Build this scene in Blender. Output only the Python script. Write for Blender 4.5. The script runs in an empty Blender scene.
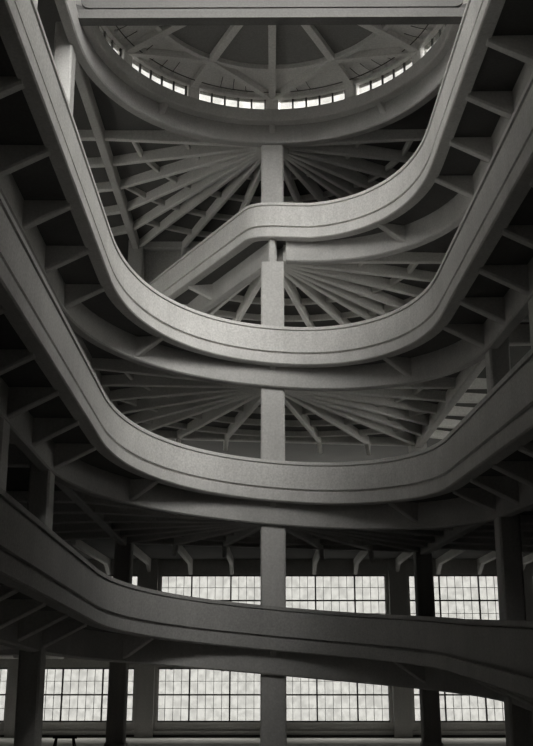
import bpy, math, random
from mathutils import Vector
random.seed(4)
pi = math.pi
C = bpy.context.scene.collection
SC = bpy.context.scene

# ------------------------------------------------------------------ constants (metres; ground at z = 0)
H = 4.1                                   # eye height above the ground hall
R, B, NEXP = 5.36, 7.185, 2.156           # plan of the void: half width, depth of rounded end, superellipse power
YC, YN = 28.8, 4.8                        # where the rounded ends begin
RISE = 5.45
Z = {k: H + 2.03 + RISE * (k - 1) for k in range(1, 6)}   # parapet top at the far apex of every turn
QE, QS, QN = 0.771, 1.174, 0.78           # rise over far quarter, straight leg, near quarter
XO, YF, YB, YW = 15.0, 48.5, -11.0, 59.6  # outer side walls, back of ramp bay, wall behind, window wall
CY = 37.0                                 # central column
PT, SOF = 1.12, 1.50                      # deck top and deck soffit below parapet top
BB = 2.42                                 # beam bottoms below parapet top

# ------------------------------------------------------------------ materials
def concrete(name, v, tint=(1, .985, .955), mottle=.25, grain=.24, bump=.15, streak=0.0):
    m = bpy.data.materials.new(name); m.use_nodes = True
    nt = m.node_tree; N = nt.nodes; L = nt.links
    p = N['Principled BSDF']; p.inputs['Roughness'].default_value = .92
    p.inputs['Specular IOR Level'].default_value = .15
    g = N.new('ShaderNodeNewGeometry')
    n1 = N.new('ShaderNodeTexNoise'); n1.inputs['Scale'].default_value = .55; n1.inputs['Detail'].default_value = 5
    n2 = N.new('ShaderNodeTexNoise'); n2.inputs['Scale'].default_value = 14; n2.inputs['Detail'].default_value = 3
    mp = N.new('ShaderNodeMapping'); mp.inputs['Scale'].default_value = (2.2, 2.2, .25)
    n3 = N.new('ShaderNodeTexNoise'); n3.inputs['Scale'].default_value = 1.6; n3.inputs['Detail'].default_value = 4
    L.new(g.outputs['Position'], n1.inputs['Vector']); L.new(g.outputs['Position'], n2.inputs['Vector'])
    L.new(g.outputs['Position'], mp.inputs['Vector']); L.new(mp.outputs[0], n3.inputs['Vector'])
    def lin(src, amp):
        a = N.new('ShaderNodeMath'); a.operation = 'MULTIPLY_ADD'
        L.new(src, a.inputs[0]); a.inputs[1].default_value = amp * 2; a.inputs[2].default_value = 1 - amp
        return a.outputs[0]
    m1 = N.new('ShaderNodeMath'); m1.operation = 'MULTIPLY'
    L.new(lin(n1.outputs['Fac'], mottle), m1.inputs[0]); L.new(lin(n2.outputs['Fac'], grain), m1.inputs[1])
    m2 = N.new('ShaderNodeMath'); m2.operation = 'MULTIPLY'
    L.new(m1.outputs[0], m2.inputs[0]); L.new(lin(n3.outputs['Fac'], streak), m2.inputs[1])
    mx = N.new('ShaderNodeMix'); mx.data_type = 'RGBA'; mx.blend_type = 'MULTIPLY'; mx.inputs['Factor'].default_value = 1
    mx.inputs['A'].default_value = (v * tint[0], v * tint[1], v * tint[2], 1)
    L.new(m2.outputs[0], mx.inputs['B']); L.new(mx.outputs['Result'], p.inputs['Base Color'])
    b = N.new('ShaderNodeBump'); b.inputs['Strength'].default_value = bump; b.inputs['Distance'].default_value = .02
    L.new(n2.outputs['Fac'], b.inputs['Height']); L.new(b.outputs[0], p.inputs['Normal'])
    return m
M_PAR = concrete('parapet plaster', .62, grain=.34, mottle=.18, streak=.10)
M_PARD = concrete('shade darkened plaster', .40, grain=.34, mottle=.18, streak=.1)  # shade on the lowest turn, put into its plaster colour
M_COP = concrete('coping plaster', .60, mottle=.15)
M_FAS = concrete('fascia plaster', .60, mottle=.18, streak=.12)
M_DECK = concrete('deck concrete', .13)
M_BEAM = concrete('beam concrete', .56, mottle=.22, streak=.08)
M_RIB = concrete('rib concrete', .74, mottle=.22)
M_RIBL = M_RIB
M_EDGE = concrete('edge beam concrete', .44, mottle=.22, streak=.08)
M_RIB_LIFT = concrete('lifted rib concrete', .80, mottle=.22)  # lighter copy of the rib concrete, brightness for the lower fans put into colour
M_COL = concrete('column concrete', .50, mottle=.18, streak=.12)
M_WALL = concrete('wall plaster', .55)
M_FLOOR = concrete('floor screed', .8, mottle=.12)
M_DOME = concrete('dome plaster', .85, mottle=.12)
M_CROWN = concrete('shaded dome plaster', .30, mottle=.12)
M_BAR = concrete('shade darkened bar plaster', .19, mottle=.15)  # shade on the crossing parapet, put into its colour
M_STEEL = concrete('dark painted steel', .10, mottle=.1)
M_PALE = concrete('pale enamel', .75, mottle=.05)
M_TIMBER = concrete('dark timber', .05, mottle=.3)

def pane_mat(name, lo, hi):
    m = bpy.data.materials.new(name); m.use_nodes = True
    nt = m.node_tree; N = nt.nodes; L = nt.links; N.clear()
    o = N.new('ShaderNodeOutputMaterial'); t = N.new('ShaderNodeBsdfTransparent'); gl = N.new('ShaderNodeBsdfGlossy')
    gl.inputs['Roughness'].default_value = .15
    g = N.new('ShaderNodeNewGeometry')
    n = N.new('ShaderNodeTexNoise'); n.inputs['Scale'].default_value = 3; n.inputs['Detail'].default_value = 8
    L.new(g.outputs['Position'], n.inputs['Vector'])
    r = N.new('ShaderNodeValToRGB')
    r.color_ramp.elements[0].position = .38; r.color_ramp.elements[0].color = (lo, lo, lo * .98, 1)
    r.color_ramp.elements[1].position = .62; r.color_ramp.elements[1].color = (hi, hi, hi * .98, 1)
    L.new(n.outputs['Fac'], r.inputs['Fac']); L.new(r.outputs[0], t.inputs['Color'])
    x = N.new('ShaderNodeMixShader'); x.inputs[0].default_value = .05
    L.new(t.outputs[0], x.inputs[1]); L.new(gl.outputs[0], x.inputs[2]); L.new(x.outputs[0], o.inputs['Surface'])
    return m
M_PANE = pane_mat('wired glass', .275, .32)
M_CLEAR = pane_mat('clear glass', .66, .72)
M_SKY = pane_mat('frosted roof glass', .76, .84)
M_LAN = pane_mat('lantern glass', .56, .66)

# ------------------------------------------------------------------ mesh helpers
class MB:
    def __init__(s): s.v = []; s.f = []
    def face_strip(s, ringlist, closed=True, caps=True):
        n = len(ringlist[0]); b = len(s.v)
        for r in ringlist: s.v += [tuple(p) for p in r]
        for i in range(len(ringlist) - 1):
            for j in range(n if closed else n - 1):
                a = b + i * n + j; c = b + i * n + (j + 1) % n
                s.f.append((a, c, c + n, a + n))
        if caps:
            s.f.append(tuple(b + j for j in range(n))[::-1])
            s.f.append(tuple(b + (len(ringlist) - 1) * n + j for j in range(n)))
        return s
    def hexa(s, bot, top):
        return s.face_strip([bot, top])
    def box(s, x0, x1, y0, y1, z0, z1):
        return s.hexa([(x0, y0, z0), (x1, y0, z0), (x1, y1, z0), (x0, y1, z0)], [(x0, y0, z1), (x1, y0, z1), (x1, y1, z1), (x0, y1, z1)])
    def beam(s, p, q, w0, w1, zt0, zb0, zt1, zb1):
        """vertical-sided beam from plan point p to q, width w, top and bottom heights at each end"""
        d = Vector((q[0] - p[0], q[1] - p[1])); d.normalize(); n = (-d.y, d.x)
        def ring(c, w, zt, zb):
            ch = min(.05, w * .2)
            a = w / 2; return [(c[0] + n[0] * u, c[1] + n[1] * u, z) for u, z in
                               ((-a, zt), (-a, zb + ch), (-a + ch, zb), (a - ch, zb), (a, zb + ch), (a, zt))]
        return s.face_strip([ring(p, w0, zt0, zb0), ring(q, w1, zt1, zb1)])
    def tube(s, pts, r, n=8):
        rings = []
        for i, p in enumerate(pts):
            p = Vector(p); t = (Vector(pts[min(i + 1, len(pts) - 1)]) - Vector(pts[max(i - 1, 0)])).normalized()
            a = t.cross(Vector((0, 0, 1)))
            if a.length < 1e-3: a = Vector((1, 0, 0))
            a.normalize(); b = t.cross(a)
            rings.append([p + (a * math.cos(u) + b * math.sin(u)) * r for u in [2 * pi * j / n for j in range(n)]])
        return s.face_strip(rings)
    def build(s, name, mat, parent=None, smooth=False):
        import bmesh
        me = bpy.data.meshes.new(name); me.from_pydata(s.v, [], s.f); me.validate()
        bm = bmesh.new(); bm.from_mesh(me); bmesh.ops.recalc_face_normals(bm, faces=bm.faces); bm.to_mesh(me); bm.free()
        me.materials.append(mat)
        o = bpy.data.objects.new(name, me); C.objects.link(o)
        if smooth:
            for p in me.polygons: p.use_smooth = True
            me.set_sharp_from_angle(angle=math.radians(35))
        if parent:
            o.parent = parent
            o.matrix_parent_inverse = parent.matrix_basis.inverted()
        return o

def thing(name, label, cat, loc=(0, 0, 0), group=None, kind=None):
    o = bpy.data.objects.new(name, None); C.objects.link(o); o.location = loc; o.empty_display_size = .3
    return tag(o, label, cat, group, kind)
def tag(o, label=None, cat=None, group=None, kind=None):
    if label: o['label'] = label
    if cat: o['category'] = cat
    if group: o['group'] = group
    if kind: o['kind'] = kind
    return o
def struct(o, label=None, cat=None):
    return tag(o, label, cat, None, 'structure')

# ------------------------------------------------------------------ ramp geometry
def se(a, r, b):                          # superellipse point, a from -90 (right) to +90 (left) measured from +Y
    s, c = math.sin(a), math.cos(a)
    return (-r * math.copysign(abs(s) ** (2 / NEXP), s), b * abs(c) ** (2 / NEXP))
def zo(x, y):                             # height along the turn relative to the far apex
    if y >= YC: return QE * math.atan2(-x / R, max(y - YC, 1e-6) / B) / (pi / 2)
    sg = 1 if x < 0 else -1
    if y >= YN: return sg * (QE + QS * (YC - y) / (YC - YN))
    return sg * (QE + QS + QN * (1 - math.atan2(abs(x) / R, (YN - y) / B) / (pi / 2)))
def loop(r, b, ylo=-99, near=True, step=1.5):
    """plan path of one turn, from the near apex up the right leg, round the far end and back down the left leg"""
    P = []
    if near:
        for i in range(0, 20):
            x, y = se(pi / 2 * i / 20, r, b); P.append((-x, YN - y))
    y0 = max(YN, ylo); n = int((YC - y0) / step)
    for i in range(n): P.append((r, y0 + (YC - y0) * i / n))
    for i in range(49):
        a = -pi / 2 + pi * i / 48; x, y = se(a, r, b); P.append((x, YC + y))
    for i in range(1, n + 1): P.append((-r, YC - (YC - y0) * i / n))
    if near:
        for i in range(19, -1, -1):
            x, y = se(pi / 2 * i / 20, r, b); P.append((x, YN - y))
    return P
def normals(P):
    out = []
    for i in range(len(P)):
        a = P[max(i - 1, 0)]; b = P[min(i + 1, len(P) - 1)]
        t = Vector((b[0] - a[0], b[1] - a[1])).normalized(); out.append((t.y, -t.x))
    return out
def sweep(P, zs, prof):
    """prof: list of (n, dz), n measured outwards from the void"""
    NN = normals(P); mb = MB()
    mb.face_strip([[(p[0] + nn[0] * n, p[1] + nn[1] * n, z + dz) for n, dz in prof] for p, nn, z in zip(P, NN, zs)])
    return mb
PANEL = [(.0, -.17), (.0, -1.04), (.09, -1.05), (.09, -1.18), (.2, -1.18), (.2, -.12), (.03, -.12), (.03, -.145)]
COPING = [(-.035, 0), (-.035, -.12), (.235, -.12), (.235, 0)]
FASCIA = [(-.02, -1.17), (-.02, -1.53), (.02, -1.57), (.38, -1.57), (.38, -1.17)]

def outer(x, y):
    if y > YC:
        dx, dy = x, y - YC
        t = min((XO - .03) / abs(dx) if abs(dx) > 1e-6 else 1e9, (YF - YC) / dy if dy > 1e-6 else 1e9)
        return (dx * t, YC + dy * t)
    if y < YN:
        dx, dy = x, y - YN
        t = min((XO - .03) / abs(dx) if abs(dx) > 1e-6 else 1e9, (YB + .03 - YN) / dy if dy < -1e-6 else 1e9)
        return (dx * t, YN + dy * t)
    return (math.copysign((XO - .03), x), y)

def deck(P, OUT, zs, dt=PT, ds=SOF):
    NN = normals(P); mb = MB()
    mb.face_strip([[(p[0] + n[0] * .15, p[1] + n[1] * .15, z - dt), (q[0], q[1], z - dt), (q[0], q[1], z - ds), (p[0] + n[0] * .15, p[1] + n[1] * .15, z - ds)]
                   for p, n, q, z in zip(P, NN, OUT, zs)])
    return mb

RO, BO = 7.15, 7.75                        # curved edge beam on the column line
COLY = [29.8 - 5.5 * i for i in range(6)]
BRY = [29.8 - 2.75 * i for i in range(9)]
TURN = {1: 'lowest turn of the spiral ramp, shade-toned concrete band crossing in front of the windows',
        2: 'second turn of the spiral ramp, grey band just above the upper window row',
        3: 'third turn of the spiral ramp, longest pale band sweeping across mid height',
        4: 'topmost turn of the spiral ramp, its band bending into a straight run leftwards'}
# the exit run of the topmost turn
EX0, EX1 = (-1.15, 36.95), (-7.35, 47.75)
def exit_path():
    P = [p for p in loop(R, B) ]
    i0 = next(i for i, p in enumerate(P) if p[0] < 1.2 and p[1] > 34)
    P = P[:i0]
    a = Vector(P[-1]); c0 = Vector((.05, 36.03)); e = Vector(EX0)
    # smooth bend out of the arc into the straight run
    b0, b1, b2, b3 = a, a + (Vector((0.0, 36.05)) - a) * .75, e - (Vector(EX1) - e).normalized() * 1.1, e
    for i in range(1, 13):
        t = i / 12; q = b0 * (1 - t) ** 3 + b1 * 3 * t * (1 - t) ** 2 + b2 * 3 * t * t * (1 - t) + b3 * t ** 3
        P.append((q.x, q.y))
    n0 = len(P)
    for i in range(1, 9):
        q = Vector(EX0).lerp(Vector(EX1), i / 8); P.append((q.x, q.y))
    return P, i0, n0
def turn(k):
    zk = Z[k]
    t = thing('ramp_turn', TURN[k], 'ramp', (0, YC + B, zk - 1.6), 'turns of the spiral ramp')
    if k < 4:
        P = loop(R, B); zs = [zk + zo(*p) for p in P]
        for i, (p, q) in enumerate(zip(P, [(0, 0)] * len(P))):
            pass
        zs[0] = zk - QE - QS - QN; zs[-1] = zk + QE + QS + QN
        OUT = [outer(*p) for p in P]
    else:
        P, i0, n0 = exit_path()
        zs = []; OUT = []
        for i, p in enumerate(P):
            if i < i0: zs.append(zk + zo(*p)); OUT.append(outer(*p))
            else:
                f = (i - i0 + 1) / (len(P) - i0); z0 = zk + zo(*P[i0 - 1])
                zs.append(z0 + .75 * f ** 1.1); x0 = outer(*P[i0 - 1])[0]
                OUT.append((x0 + (-7.4 - x0) * f, YF))
        zs[0] = zk - QE - QS - QN
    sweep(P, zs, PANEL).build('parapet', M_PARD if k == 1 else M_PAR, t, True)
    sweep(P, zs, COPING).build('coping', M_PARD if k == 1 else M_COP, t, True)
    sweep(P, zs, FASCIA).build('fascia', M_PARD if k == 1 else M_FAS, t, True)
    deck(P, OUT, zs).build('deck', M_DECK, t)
    # edge beam on the column line
    E = loop(RO, BO, 9.5, False)
    ez = [zk + zo(*p) for p in E]
    if k == 4:
        E = [p for p in E if p[0] > .4]; ez = [zk + zo(*p) for p in E]
        MB().beam((0, CY - .2), (-5.8, YF - .1), .4, .4, zk - SOF + .04, zk - BB, zk + .7 - SOF + .04, zk + .7 - BB).build('edge_beam', M_EDGE, t)
        for f in (.45, .70, .93):
            q = (-5.8 * f, CY + (YF - CY) * f); g = Vector(EX0) + (Vector(EX1) - Vector(EX0)) * ((q[1] - EX0[1] + .25) / (EX1[1] - EX0[1]))
            z = zk + .7 * f
            MB().beam((g.x + .3, g.y - .1), q, .26, .32, z - SOF + .02, z - 1.58, z - SOF + .02, z - BB + .03).build('bracket', M_BEAM, t)
    sweep(E, ez, [(-.2, -SOF + .02), (-.2, -BB + .05), (-.15, -BB), (.15, -BB), (.2, -BB + .05), (.2, -SOF + .02)]).build('edge_beam', M_EDGE, t, True)
    # cantilever brackets
    for sg in ((1, -1) if k < 4 else (1,)):
        for y in BRY:
            z = zk + zo(sg * R, y)
            MB().beam((sg * (R + .3), y), (sg * RO, y), .30, .36, z - SOF + .02, z - 1.64, z - SOF + .02, z - BB + .02).build('bracket', M_BEAM, t)
            MB().beam((sg * RO, y), (sg * (XO - .03), y), .32, .28, z - SOF + .02, z - BB + .2, z - SOF + .02, z - BB + .4).build('outer_rib', M_RIB, t)
        a = sg * -math.radians(46)
        x, y = se(a, R, B); x2, y2 = se(a, RO, BO); z = zk + zo(x, YC + y)
        MB().beam((x * 1.05, YC + y * 1.03), (x2, YC + y2), .28, .34, z - SOF + .02, z - 1.6, z - SOF + .02, z - BB + .05).build('bracket', M_BEAM, t)
    MB().beam((0, YC + B + .3), (0, CY - .4), .2, .34, zk - SOF + .02, zk - 1.6, zk - SOF + .02, zk - BB - .03).build('bracket', M_BEAM, t)
    return t
for k in (1, 2, 3, 4): turn(k)

# ------------------------------------------------------------------ ribbed fans around the central column
FAN = {1: 'ribbed fan ceiling directly above the ground floor windows',
       2: 'dim ribbed fan ceiling above the first floor windows',
       3: 'ribbed fan ceiling spreading from the centre column under the third ramp turn',
       4: 'ribbed fan ceiling spreading from the centre column under the topmost ramp turn',
       5: 'widest ribbed fan ceiling, under the roof and round lantern'}
XN = 7.5
def fan(k):
    M_RIB = {1: M_RIB_LIFT, 2: M_RIB_LIFT}.get(k, M_RIBL)
    zk = Z[k]
    zf = (lambda x, y: 0) if k == 5 else zo
    t = thing('ribbed_ceiling', FAN[k], 'ceiling', (0, CY, zk - BB), 'fan ceilings of the ramp bay', 'thing')
    c = (0, CY)
    nodes = [(sx * XN, y) for sx in (1,) for y in (36.9, 39.2, 41.5, 43.9, 46.2)]
    nodes += [(x, YF) for x in (XN, 4.95, 2.45, 0, -2.45, -4.95, -XN)]
    nodes += [(-XN, y) for y in (46.2, 43.9, 41.5, 39.2, 36.9)]
    def clip(q):
        if k != 4: return q, False
        e0, e1 = Vector(EX0), Vector(EX1); d = e1 - e0; r = Vector(q) - Vector(c)
        den = r.x * d.y - r.y * d.x
        if abs(den) < 1e-6: return q, False
        w = e0 - Vector(c); s = (w.x * d.y - w.y * d.x) / den
        return q, (q[0] < -5.5)
    ends = []
    for q in nodes:
        e, cut = clip(q)
        L = math.hypot(e[0] - c[0], e[1] - c[1])
        if cut: ends.append((q, 0, 0)); continue
        u = ((e[0] - c[0]) / L, (e[1] - c[1]) / L)
        p = (c[0] + u[0] * .45, c[1] + u[1] * .45)
        z0, z1 = zk + zf(*p) * .4, zk + zf(*e)
        mb = MB().beam(p, e, .24, .20, z0 - SOF + .02, z0 - BB + .16, z1 - SOF + .02, z1 - SOF - .42)
        if abs(e[1] - YF) < .01 and not cut:
            f = (e[0] - u[0] * .35, e[1] - u[1] * .35)
            mb.beam(f, e, .22, .22, z1 - SOF - .3, z1 - SOF - .42, z1 - SOF - .3, z1 - SOF - .95)
        mb.build('rib', M_RIB, t); ends.append((q, L, u))
    for rad in (3.9, 6.2, 8.5, 10.8):
        for (qa, La, ua), (qb, Lb, ub) in zip(ends[:-1], ends[1:]):
            if La > rad and Lb > rad:
                p = (c[0] + ua[0] * rad, c[1] + ua[1] * rad); q = (c[0] + ub[0] * rad, c[1] + ub[1] * rad)
                z0, z1 = zk + zf(*p), zk + zf(*q)
                MB().beam(p, q, .18, .18, z0 - SOF + .02, z0 - SOF - .28, z1 - SOF + .02, z1 - SOF - .28).build('cross_rib', M_RIB, t)
    # cap at the column head
    n = 18; mb = MB(); rings = []
    for r, z in ((1.05, -SOF + .01), (.9, -BB + .35), (.7, -BB + .12)):
        rings.append([(r * math.cos(2 * pi * i / n), CY + .3 + max(r * math.sin(2 * pi * i / n), -.3), zk + z) for i in range(n)])
    if k != 4: mb.face_strip(rings).build('column_cap', M_RIB, t)
    for sx in (1, -1):
        if k == 4 and sx < 0: continue
        ya, yb = 30.2, YF
        za, zb = zk + zf(sx * XN, ya), zk + zf(sx * XN, yb)
        MB().beam((sx * XN, ya), (sx * XN, yb), .38, .38, za - SOF + .02, za - SOF - .56, zb - SOF + .02, zb - SOF - .56).build('side_beam', M_BEAM, t)
        for q in nodes:
            if abs(q[0] - sx * XN) < .01 and q[1] < YF:
                z = zk + zf(*q)
                MB().beam(q, (sx * (XO - .15), q[1] + (q[1] - CY) * .35), .28, .24, z - SOF + .02, z - SOF - .42, z - SOF + .02, z - SOF - .38).build('rib', M_RIB, t)
    za, zb = zk + zf(-XN, YF), zk + zf(XN, YF)
    MB().beam((-XN, YF), (XN, YF), .36, .36, za - SOF + .02, za - SOF - .40, zb - SOF + .02, zb - SOF - .40).build('back_beam', M_BEAM, t)
    return t
for k in (1, 2, 3, 4, 5): fan(k)

# ------------------------------------------------------------------ columns
def column(x, y, z1, w, d, label, group=None, neck=False, lean=0):
    t = thing('column', label, 'column', (x, y, 0), group, 'thing')
    mb = MB(); c = .06
    def ring(z, w, d):
        a, b = w / 2, d / 2
        return [(x + lean * z / z1 + u, y + v, z) for u, v in ((-a + c, -b), (a - c, -b), (a, -b + c), (a, b - c), (a - c, b), (-a + c, b), (-a, b - c), (-a, -b + c))]
    rl = [ring(0, w, d)]
    if neck:
        for k in range(1, 6):
            zb = Z[k] - BB
            rl += [ring(zb, w, d), ring(zb + .01, .34, d), ring(Z[k] - SOF - (.01 if k == 5 else -.2), .34, d)]
            if k < 5: rl += [ring(Z[k] - SOF + .21, w, d)]
    else: rl.append(ring(z1, w, d))
    mb.face_strip(rl).build('shaft', M_COL, t)
    MB().face_strip([ring(0, w + .12, d + .12), ring(.5, w + .12, d + .12), ring(.58, w + .01, d + .01)]).build('plinth', M_COL, t)
    return t
ROOF = Z[5] - SOF
column(0, CY, ROOF, .95, .95, 'tall pale central column carrying all the fan ceilings', None, True)
for i, y in enumerate(COLY):
    for sx, s in ((-1, 'left'), (1, 'right')):
        nm = ['farthest', 'second farthest', 'third farthest', 'fourth farthest', 'fifth farthest', 'nearest'][i]
        column(sx * 7.15, y, ROOF, .66, .76, '%s concrete column of the row along the %s ramp leg' % (nm, s), 'columns along the ramp legs', False, sx * .4)
for sx, s in ((-1, 'left'), (1, 'right')):
    column(sx * XN, YF, ROOF, .85, .85, 'concrete column at the back %s corner of the ramp bay, before the windows' % s, 'columns at the back of the ramp bay')

# ------------------------------------------------------------------ roof: deck round the opening, crossing parapet, half-round lantern
z5 = Z[5]
LC, LR = (0, 29.4), 6.6
arc = [(-LR * math.sin(a), LC[1] + LR * math.cos(a)) for a in [-pi / 2 + pi * i / 60 for i in range(61)]]
P5 = [(RO, YB)] + [(RO, 28.9)] + [(LR + .0, 29.2)] + arc + [(-LR, 29.2)] + [(-RO, 28.9)] + [(-RO, YB)]
def out5(p):
    x, y = p
    if y <= 29.21: return (math.copysign(XO, x), y)
    dx, dy = x, y - 29.2
    t = min(XO / abs(dx) if abs(dx) > 1e-6 else 1e9, (YF - 29.2) / dy if dy > 1e-6 else 1e9)
    return (dx * t, 29.2 + dy * t)
mb = MB(); rings = []
for p in P5:
    q = out5(p); rings.append([(p[0], p[1], z5 - PT), (q[0], q[1], z5 - PT), (q[0], q[1], z5 - SOF), (p[0], p[1], z5 - SOF)])
roof = mb.face_strip(rings).build('ceiling', M_DECK); struct(roof)
ed = thing('roof_edge_beam', 'curved concrete beam ringing the lantern on the column heads', 'beam', (0, CY - .3, z5 - BB))
E = loop(RO, BO, 9.5, False)
sweep(E, [z5] * len(E), [(-.2, -SOF + .02), (-.2, -BB + .05), (-.15, -BB), (.15, -BB), (.2, -BB + .05), (.2, -SOF + .02)]).build('edge_beam', M_EDGE, ed, True)
for a in (-math.radians(40), 0, math.radians(40)):
    x, y = se(a, RO, BO); s = .93
    x1, y1 = -(LR + .2) * math.sin(a), LC[1] + (LR + .2) * math.cos(a)
    MB().beam((x1, y1), (x, YC + y), .22, .34, z5 - SOF + .02, z5 - 1.62, z5 - SOF + .02, z5 - BB + .05).build('bracket', M_BEAM, ed)

z5b = z5; z5 = z5 - .12
bar = thing('bridge_parapet', 'straight parapet crossing the void at the top, in front of the lantern', 'parapet', (0, 29, z5 - 1.6))
xb = 7.0
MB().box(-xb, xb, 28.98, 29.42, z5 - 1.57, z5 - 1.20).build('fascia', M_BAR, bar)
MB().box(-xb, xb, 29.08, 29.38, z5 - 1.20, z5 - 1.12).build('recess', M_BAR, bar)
# panel with rounded lower corners
zt, zbm, rr = z5 - .10, z5 - 1.12, .35
out = [(-xb + .1, zt)]
for i in range(9):
    a = pi + pi / 2 * i / 8; out.append((-xb + .1 + rr + rr * math.cos(a), zbm + rr + rr * math.sin(a)))
for i in range(9):
    a = 1.5 * pi + pi / 2 * i / 8; out.append((xb - .1 - rr + rr * math.cos(a), zbm + rr + rr * math.sin(a)))
out.append((xb - .1, zt))
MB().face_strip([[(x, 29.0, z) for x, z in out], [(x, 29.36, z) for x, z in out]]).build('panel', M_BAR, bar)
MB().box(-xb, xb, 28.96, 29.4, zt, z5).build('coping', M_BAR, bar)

z5 = z5b
lan = thing('roof_lantern', 'half round roof lantern with a ring of bright clerestory panes and ribbed dome', 'lantern', (0, LC[1], z5 - 1.6))
def lp(r, a, z): return (-r * math.sin(a), LC[1] + r * math.cos(a), z)
def rsweep(prof, a0, a1, n):
    mb = MB(); mb.face_strip([[lp(r, a0 + (a1 - a0) * i / n, z) for r, z in prof] for i in range(n + 1)]); return mb
zw0, zw1 = z5 - 1.57 + .62, z5 - 1.57 + 1.14
rsweep([(LR - .02, zw0 - .06), (LR - .02, z5 - 1.53), (LR + .03, z5 - 1.57), (LR + .4, z5 - 1.57), (LR + .4, zw0), (LR + .12, zw0), (LR + .12, zw0 - .06)], -pi / 2, pi / 2, 60).build('ring_beam', M_BEAM, lan, True)
rsweep([(LR + .0, zw1), (LR + .0, zw1 + .14), (LR + .4, zw1 + .14), (LR + .4, zw1)], -pi / 2, pi / 2, 60).build('lintel_ring', M_DOME, lan, True)
def zd(r): return zw1 + .12 + .62 * (1 - (r / 7.0) ** 2)
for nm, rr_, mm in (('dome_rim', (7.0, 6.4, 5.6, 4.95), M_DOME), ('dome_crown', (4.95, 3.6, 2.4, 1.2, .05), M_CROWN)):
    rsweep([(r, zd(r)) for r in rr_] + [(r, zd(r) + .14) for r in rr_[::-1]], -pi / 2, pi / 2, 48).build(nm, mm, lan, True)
D30 = pi / 6
def drib(a0, r0, a1, r1, w, dp, name):
    mb = MB(); rings = []
    p0, p1 = Vector(lp(r0, a0, 0)), Vector(lp(r1, a1, 0)); d = (p1 - p0).normalized(); n = Vector((-d.y, d.x, 0))
    for i in range(9):
        p = p0.lerp(p1, i / 8); r = math.hypot(p.x, p.y - LC[1]); z = zd(r)
        rings.append([p + n * u * w / 2 + Vector((0, 0, z + q)) for u, q in ((-1, .05), (-1, -dp), (1, -dp), (1, .05))])
    mb.face_strip(rings).build(name, M_DOME, lan)
for j in range(-3, 4):
    a = j * D30
    drib(a, 6.85, a, .4, .30, .26, 'dome_rib')
    hw = .26 / LR
    if abs(j) == 3: a0, a1 = (a, a + hw) if j < 0 else (a - hw, a)
    else: a0, a1 = a - hw, a + hw
    rsweep([(LR + .02, zw0 - .02), (LR + .02, zw1 + .02), (LR + .34, zw1 + .02), (LR + .34, zw0 - .02)], a0, a1, 4).build('window_post', M_DOME, lan)
for j in (-1, 1):
    for m in (0, 2 * j): drib(j * D30, 4.95, m * D30, 6.7, .22, .3, 'diagonal_rib')
mbr = rsweep([(4.85, zd(4.95) + .03), (4.85, zd(4.95) - .2), (5.05, zd(4.95) - .2), (5.05, zd(4.95) + .03)], -pi / 2, pi / 2, 48); mbr.build('inner_ring', M_DOME, lan, True)
for j in range(-3, 3):
    a0, a1 = j * D30 + .30 / LR, (j + 1) * D30 - .30 / LR
    for i in range(5):
        b0, b1 = a0 + (a1 - a0) * (i + .06) / 5, a0 + (a1 - a0) * (i + .94) / 5
        rsweep([(LR + .17, zw0), (LR + .17, zw1), (LR + .19, zw1), (LR + .19, zw0)], b0, b1, 3).build('pane', M_LAN, lan)
        g0 = a0 + (a1 - a0) * (i - .06) / 5
        rsweep([(LR + .15, zw0), (LR + .15, zw1), (LR + .21, zw1), (LR + .21, zw0)], g0, b0, 1).build('glazing_bar', M_STEEL, lan)
        am = (b0 + b1) / 2
        if (j, i) in ((-3, 3), (-3, 4), (-2, 1), (-2, 2), (-2, 3), (-2, 4), (-1, 3), (-1, 2), (0, 1), (0, 2), (0, 3), (1, 1), (1, 2), (1, 3), (1, 4), (2, 0), (2, 1)):
            op = MB().tube([lp(LR - .10, am, zw1 + .16), lp(LR - .45, am + .01, zw1 + .17), lp(LR - .85, am + .02, zw1 + .22)], .014).build('opener_rod', M_STEEL, lan)
            kb = MB(); q = Vector(lp(LR - .14, am, zw1 + .13)); rings = []
            for s in range(7):
                u = pi * s / 6; rings.append([q + Vector((.085 * math.sin(u) * math.cos(v), .085 * math.sin(u) * math.sin(v), .085 * math.cos(u))) for v in [2 * pi * w / 10 for w in range(10)]])
            kb.face_strip(rings).build('knob', M_PALE, op, True)
MB().tube([lp(LR - .38, -pi / 2 + pi * i / 60, zw1 + .02) for i in range(61)], .02).build('rail', M_STEEL, lan)

# added unseen canopy and walls over the void, shading the top parapet
MR0, MR1, MZ = -2.0, 19.0, Z[5] + 2.6
MR0, MR1 = 0.0, 21.0
struct(MB().box(-RO - .1, RO + .1, YB, 1.0, Z[5] - SOF, Z[5] - PT).build('ceiling', M_DECK))  # added unseen slab, keeps sun and sky off the lower turns
for y0, y1 in ((MR1, 29.9),):
    struct(MB().box(-RO - .5, RO + .5, y0, y1, MZ, MZ + .3).build('ceiling', M_DECK))  # added canopy, blocks sky light from the top parapet
for sx, nm in ((-1, 'left'), (1, 'right')):
    struct(MB().box(min(sx * (RO + .3), sx * (RO + .5)), max(sx * (RO + .3), sx * (RO + .5)), 22, 29.9, Z[5] - PT, MZ).build('wall_blocker_' + nm, M_WALL))  # added sides of the canopy, unseen light blockers
struct(MB().box(-RO - .3, RO + .3, 29.25, 29.38, Z[5] - .11, MZ).build('wall_blocker_end', M_WALL))  # added end of the canopy, closes off the sky behind the parapet
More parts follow.
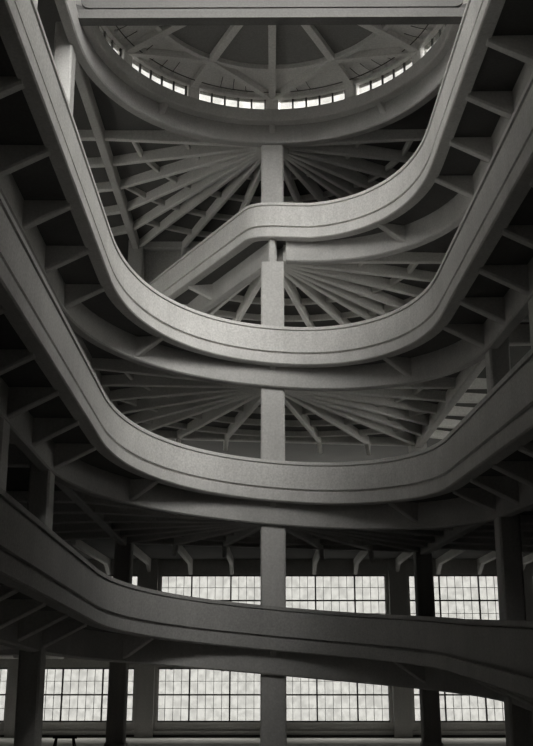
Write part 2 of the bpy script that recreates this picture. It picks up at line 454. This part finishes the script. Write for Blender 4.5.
for sx, nm in ((-1, 'left'), (1, 'right')):
    struct(MB().box(min(sx * 6.75, sx * (RO + .5)), max(sx * 6.75, sx * (RO + .5)), 29.65, 29.9, Z[5] - SOF, Z[5] + .3).build('wall_corner_' + nm, M_WALL))
# ------------------------------------------------------------------ setting: ground, walls, windows, hall floors
struct(MB().box(-32, 32, YB, YW + .6, -.3, 0).build('floor', M_FLOOR))
WH = z5 - PT
for sx, nm in ((-1, 'left'), (1, 'right')):
    pass
struct(MB().box(-XO - .4, XO + .4, YB - .4, YB, 0, WH).build('wall_back', M_WALL))

PX = 7.58                                 # pier spacing of the window wall
BAYS = range(-4, 4)
floors = {k: (0 if k == 0 else Z[k] - PT) for k in range(0, 5)}
# wall with openings: spandrel strips + piers
def winz(k): 
    top = H - .21 + RISE * k
    return top - 3.07, top
mbw = MB()
zprev = 0
for k in range(0, 5):
    a, b = winz(k) if k < 4 else (WH, WH)
    mbw.box(-32, 32, YW, YW + .5, zprev, a); zprev = b
pm = mbw
PIERX = [.0 + PX * i for i in range(-4, 5)]
for k in range(0, 4):
    a, b = winz(k)
    for x in PIERX:
        hw = .72
        pm.box(x - hw, x + hw, YW + .02, YW + .48, a, b)
struct(pm.build('wall_far', M_WALL))
wn = 0
for k in range(0, 4):
    a, b = winz(k)
    for i, x in enumerate(PIERX[:-1]):
        wn += 1
        x0, x1 = x + .67, x + PX - .67; W = x1 - x0
        t = thing('window_%d' % wn, None, None, (x0, YW + .2, a), None, 'structure')
        f = MB(); y0, y1 = YW + .14, YW + .26
        f.box(x0, x1, y0 - .02, y1, a, a + .09); f.box(x0, x1, y0 - .02, y1, b - .09, b)
        f.box(x0, x0 + .09, y0, y1, a, b); f.box(x1 - .09, x1, y0, y1, a, b)
        f.build('frame', M_STEEL, t)
        mu = [x0 + W * 4 / 13 * 1.0, x0 + W * 9 / 13]
        hz = (b - a) / 4
        m = MB()
        for u in mu: m.box(u - .045, u + .045, y0, y1, a, b)
        m.box(x0, x1, y0, y1, a + 2 * hz - .045, a + 2 * hz + .045)
        m.build('mullion', M_STEEL, t)
        gb = MB()
        for j in range(1, 13):
            if j in (4, 9): continue
            u = x0 + W * j / 13; gb.box(u - .013, u + .013, y0 + .03, y1 - .03, a, b)
        for j in (1, 3): gb.box(x0, x1, y0 + .03, y1 - .03, a + j * hz - .013, a + j * hz + .013)
        gb.build('glazing_grid', M_STEEL, t)
        edges = [x0] + mu + [x1]
        for e0, e1 in zip(edges[:-1], edges[1:]):
            MB().box(e0 + .01, e1 - .01, YW + .19, YW + .205, a + .02, b - .02).build('pane', M_PANE if k < 2 else M_CLEAR, t)
# pilasters in front of the window wall
order = {-4: 'outermost', 4: 'outermost'}
NMS = ['fourth', 'third', 'second', 'first', 'middle', 'first', 'second', 'third', 'fourth']
for i, x in enumerate(PIERX):
    side = 'left of' if i < 4 else 'right of'
    lab = 'flat wall pier between windows, hidden directly behind the central column' if i == 4 else '%s flat wall pier between the far windows, counting %s the central column' % (NMS[i], side)
    t = thing('wall_pier', lab, 'pier', (x, YW, 0), 'piers of the window wall', 'thing')
    MB().box(x - .53, x + .53, YW - .32, YW - .002, 0, z5 - SOF).build('shaft', M_COL, t)
# sills / aprons under windows
struct(MB().box(-32, 32, YW - .10, YW + .02, winz(0)[0] - .14, winz(0)[0] - .02).build('trim_1', M_WALL))
struct(MB().box(-32, 32, YW - .16, YW + .02, winz(0)[0] - .55, winz(0)[0] - .45).build('trim_2', M_COP))
struct(MB().box(-32, 32, YW - .05, YW + .02, 0, .14).build('baseboard_far', M_STEEL))

for k in range(1, 5):
    zt = Z[k] - PT
    struct(MB().box(-32, 32, YF, YW, zt - .2, zt).build('ceiling', M_DECK))
    for i in (range(-6, 7) if k < 3 else ()):
        x = PX / 3 * i
        od = ['', 'first', 'second', 'third', 'fourth', 'fifth', 'sixth'][abs(i)]
        fl = ['', 'beam above the lower window row', 'haunched beam above the upper window row'][k]
        lb = fl + (', in line with the central column' if i == 0 else ', %s to the %s of the central column' % (od, 'left' if i < 0 else 'right'))
        bm = thing('ceiling_beam', lb, 'beam', (x, YF, zt - .5), 'hall ceiling beams', 'thing')
        MB().beam((x, YF + .2), (x, YW - .01), .24, .24, zt - .18, zt - .62, zt - .18, zt - .62).build('web', M_RIB, bm)
        if k > 1: MB().beam((x, YW - 1.1), (x, YW - .01), .24, .24, zt - .5, zt - .63, zt - .5, zt - 1.12).build('haunch', M_RIB, bm)
struct(MB().box(-32, 32, YF, YW + .5, z5 - SOF, z5 - PT).build('ceiling', M_DECK))
# top storey: closed by a wall behind the ramp bay
struct(MB().box(-XN, XN, YF + .45, YF + .65, Z[4] - PT, z5 - SOF).build('wall_upper', M_PAR))
for sx, nm in ((-1, 'hall_left'), (1, 'hall_right')):
    struct(MB().box(min(sx * 32, sx * 32.4), max(sx * 32, sx * 32.4), YF - .4, YW + .5, 0, WH).build('wall_' + nm, M_WALL))
    struct(MB().box(min(sx * XO, sx * 32), max(sx * XO, sx * 32), YF - .4, YF, 0, WH).build('wall_' + nm + '_front', M_WALL))
# side walls, with windows beside the far bay on the upper storeys
SIDEWIN = ((31.2, 35.4), (36.2, 40.4), (41.2, 45.4))
for sx, nm in ((-1, 'left'), (1, 'right')):
    def sbox(mb, a0, a1, y0, y1, z0, z1): return mb.box(min(sx * a0, sx * a1), max(sx * a0, sx * a1), y0, y1, z0, z1)
    sb = MB(); zprev = 0
    KW = (2, 3) if sx > 0 else (3,)
    for k in KW:
        a, b = winz(k); sbox(sb, XO, XO + .4, YB, YF, zprev, a); zprev = b
    sbox(sb, XO, XO + .4, YB, YF, zprev, WH)
    for k in KW:
        a, b = winz(k); yp = YB
        for y0, y1 in SIDEWIN: sbox(sb, XO, XO + .4, yp, y0, a, b); yp = y1
        sbox(sb, XO, XO + .4, yp, YF, a, b)
    struct(sb.build('wall_' + nm, M_WALL))
    for k in KW:
        a, b = winz(k)
        for y0, y1 in SIDEWIN:
            wn += 1
            t = thing('window_%d' % wn, None, None, (sx * (XO + .2), y0, a), None, 'structure')
            f = MB()
            for j in range(9):
                y = y0 + (y1 - y0) * j / 8; w = .04 if j in (0, 4, 8) else .018; sbox(f, XO + .14, XO + .24, max(y - w, y0), min(y + w, y1), a, b)
            for j in range(5):
                z = a + (b - a) * j / 4; w = .04 if j in (0, 2, 4) else .018; sbox(f, XO + .14, XO + .24, y0, y1, max(z - w, a), min(z + w, b))
            f.build('frame', M_STEEL, t)
            sbox(MB(), XO + .19, XO + .205, y0, y1, a, b).build('pane', M_CLEAR, t)

# ------------------------------------------------------------------ trestle on the ground floor
tx, ty, th, tw = -9.95, 48.6, .82, 1.15
t = thing('sawhorse', 'small dark sawhorse standing on the pale ground floor', 'trestle', (tx, ty, 0))
MB().box(tx - tw / 2, tx + tw / 2, ty - .06, ty + .06, th - .12, th).build('top_rail', M_TIMBER, t)
for sx in (-1, 1):
    for sy in (-1, 1):
        x0 = tx + sx * (tw / 2 - .18); x1 = tx + sx * (tw / 2 - .05)
        MB().hexa([(x1 - .045, ty + sy * .32 - .035, 0), (x1 + .045, ty + sy * .32 - .035, 0), (x1 + .045, ty + sy * .32 + .035, 0), (x1 - .045, ty + sy * .32 + .035, 0)],
                  [(x0 - .045, ty + sy * .05 - .03, th - .03), (x0 + .045, ty + sy * .05 - .03, th - .03), (x0 + .045, ty + sy * .05 + .03, th - .03), (x0 - .045, ty + sy * .05 + .03, th - .03)]).build('leg', M_TIMBER, t)
    MB().box(tx + sx * (tw / 2 - .12) - .025, tx + sx * (tw / 2 - .12) + .025, ty - .2, ty + .2, .36, .44).build('brace', M_TIMBER, t)

# ------------------------------------------------------------------ light, world, camera
w = bpy.data.worlds.new('overcast sky'); SC.world = w; w.use_nodes = True
bg = w.node_tree.nodes['Background']; bg.inputs['Color'].default_value = (1, .985, .95, 1); WN = w.node_tree.nodes; WL = w.node_tree.links
tc = WN.new('ShaderNodeTexCoord'); sx_ = WN.new('ShaderNodeSeparateXYZ'); mr = WN.new('ShaderNodeMapRange')
WL.new(tc.outputs['Generated'], sx_.inputs[0]); WL.new(sx_.outputs['Z'], mr.inputs['Value'])
mr.inputs['From Min'].default_value = .22; mr.inputs['From Max'].default_value = .71      # clear sky: bright horizon, dim zenith
mr.inputs['To Min'].default_value = 2.2; mr.inputs['To Max'].default_value = .03
WL.new(mr.outputs[0], bg.inputs['Strength'])
s = bpy.data.lights.new('sun', 'SUN'); s.energy = .62; s.angle = math.radians(24); s.color = (1, .985, .95)
so = bpy.data.objects.new('sun', s); C.objects.link(so); so.rotation_euler = (math.radians(57), 0, math.radians(20))

s2 = bpy.data.lights.new('daylight_fill', 'AREA'); s2.shape = 'RECTANGLE'; s2.size = 64; s2.size_y = 12; s2.energy = 34000; s2.color = (1, .985, .95)  # added area lamp out of sight, fills the far hall floor through the windows
so2 = bpy.data.objects.new('daylight_fill', s2); C.objects.link(so2); so2.location = (0, 74, 21)
so2.rotation_euler = Vector((0, -.75, -.66)).to_track_quat('-Z', 'Y').to_euler()

cam = bpy.data.cameras.new('camera'); co = bpy.data.objects.new('camera', cam); C.objects.link(co)
co.location = (0, 0, H); co.rotation_euler = (math.radians(90 + 16.95), 0, math.radians(.39))
cam.sensor_fit = 'HORIZONTAL'; cam.sensor_width = 36; cam.lens = 955.0 / 533 * 36
cam.clip_end = 300
SC.camera = co
SC.view_settings.view_transform = 'Standard'; SC.view_settings.look = 'None'
SC.view_settings.exposure = 1.9
SC.cycles.use_denoising = True
SC.cycles.diffuse_bounces = 4; SC.cycles.max_bounces = 12; SC.cycles.transparent_max_bounces = 16
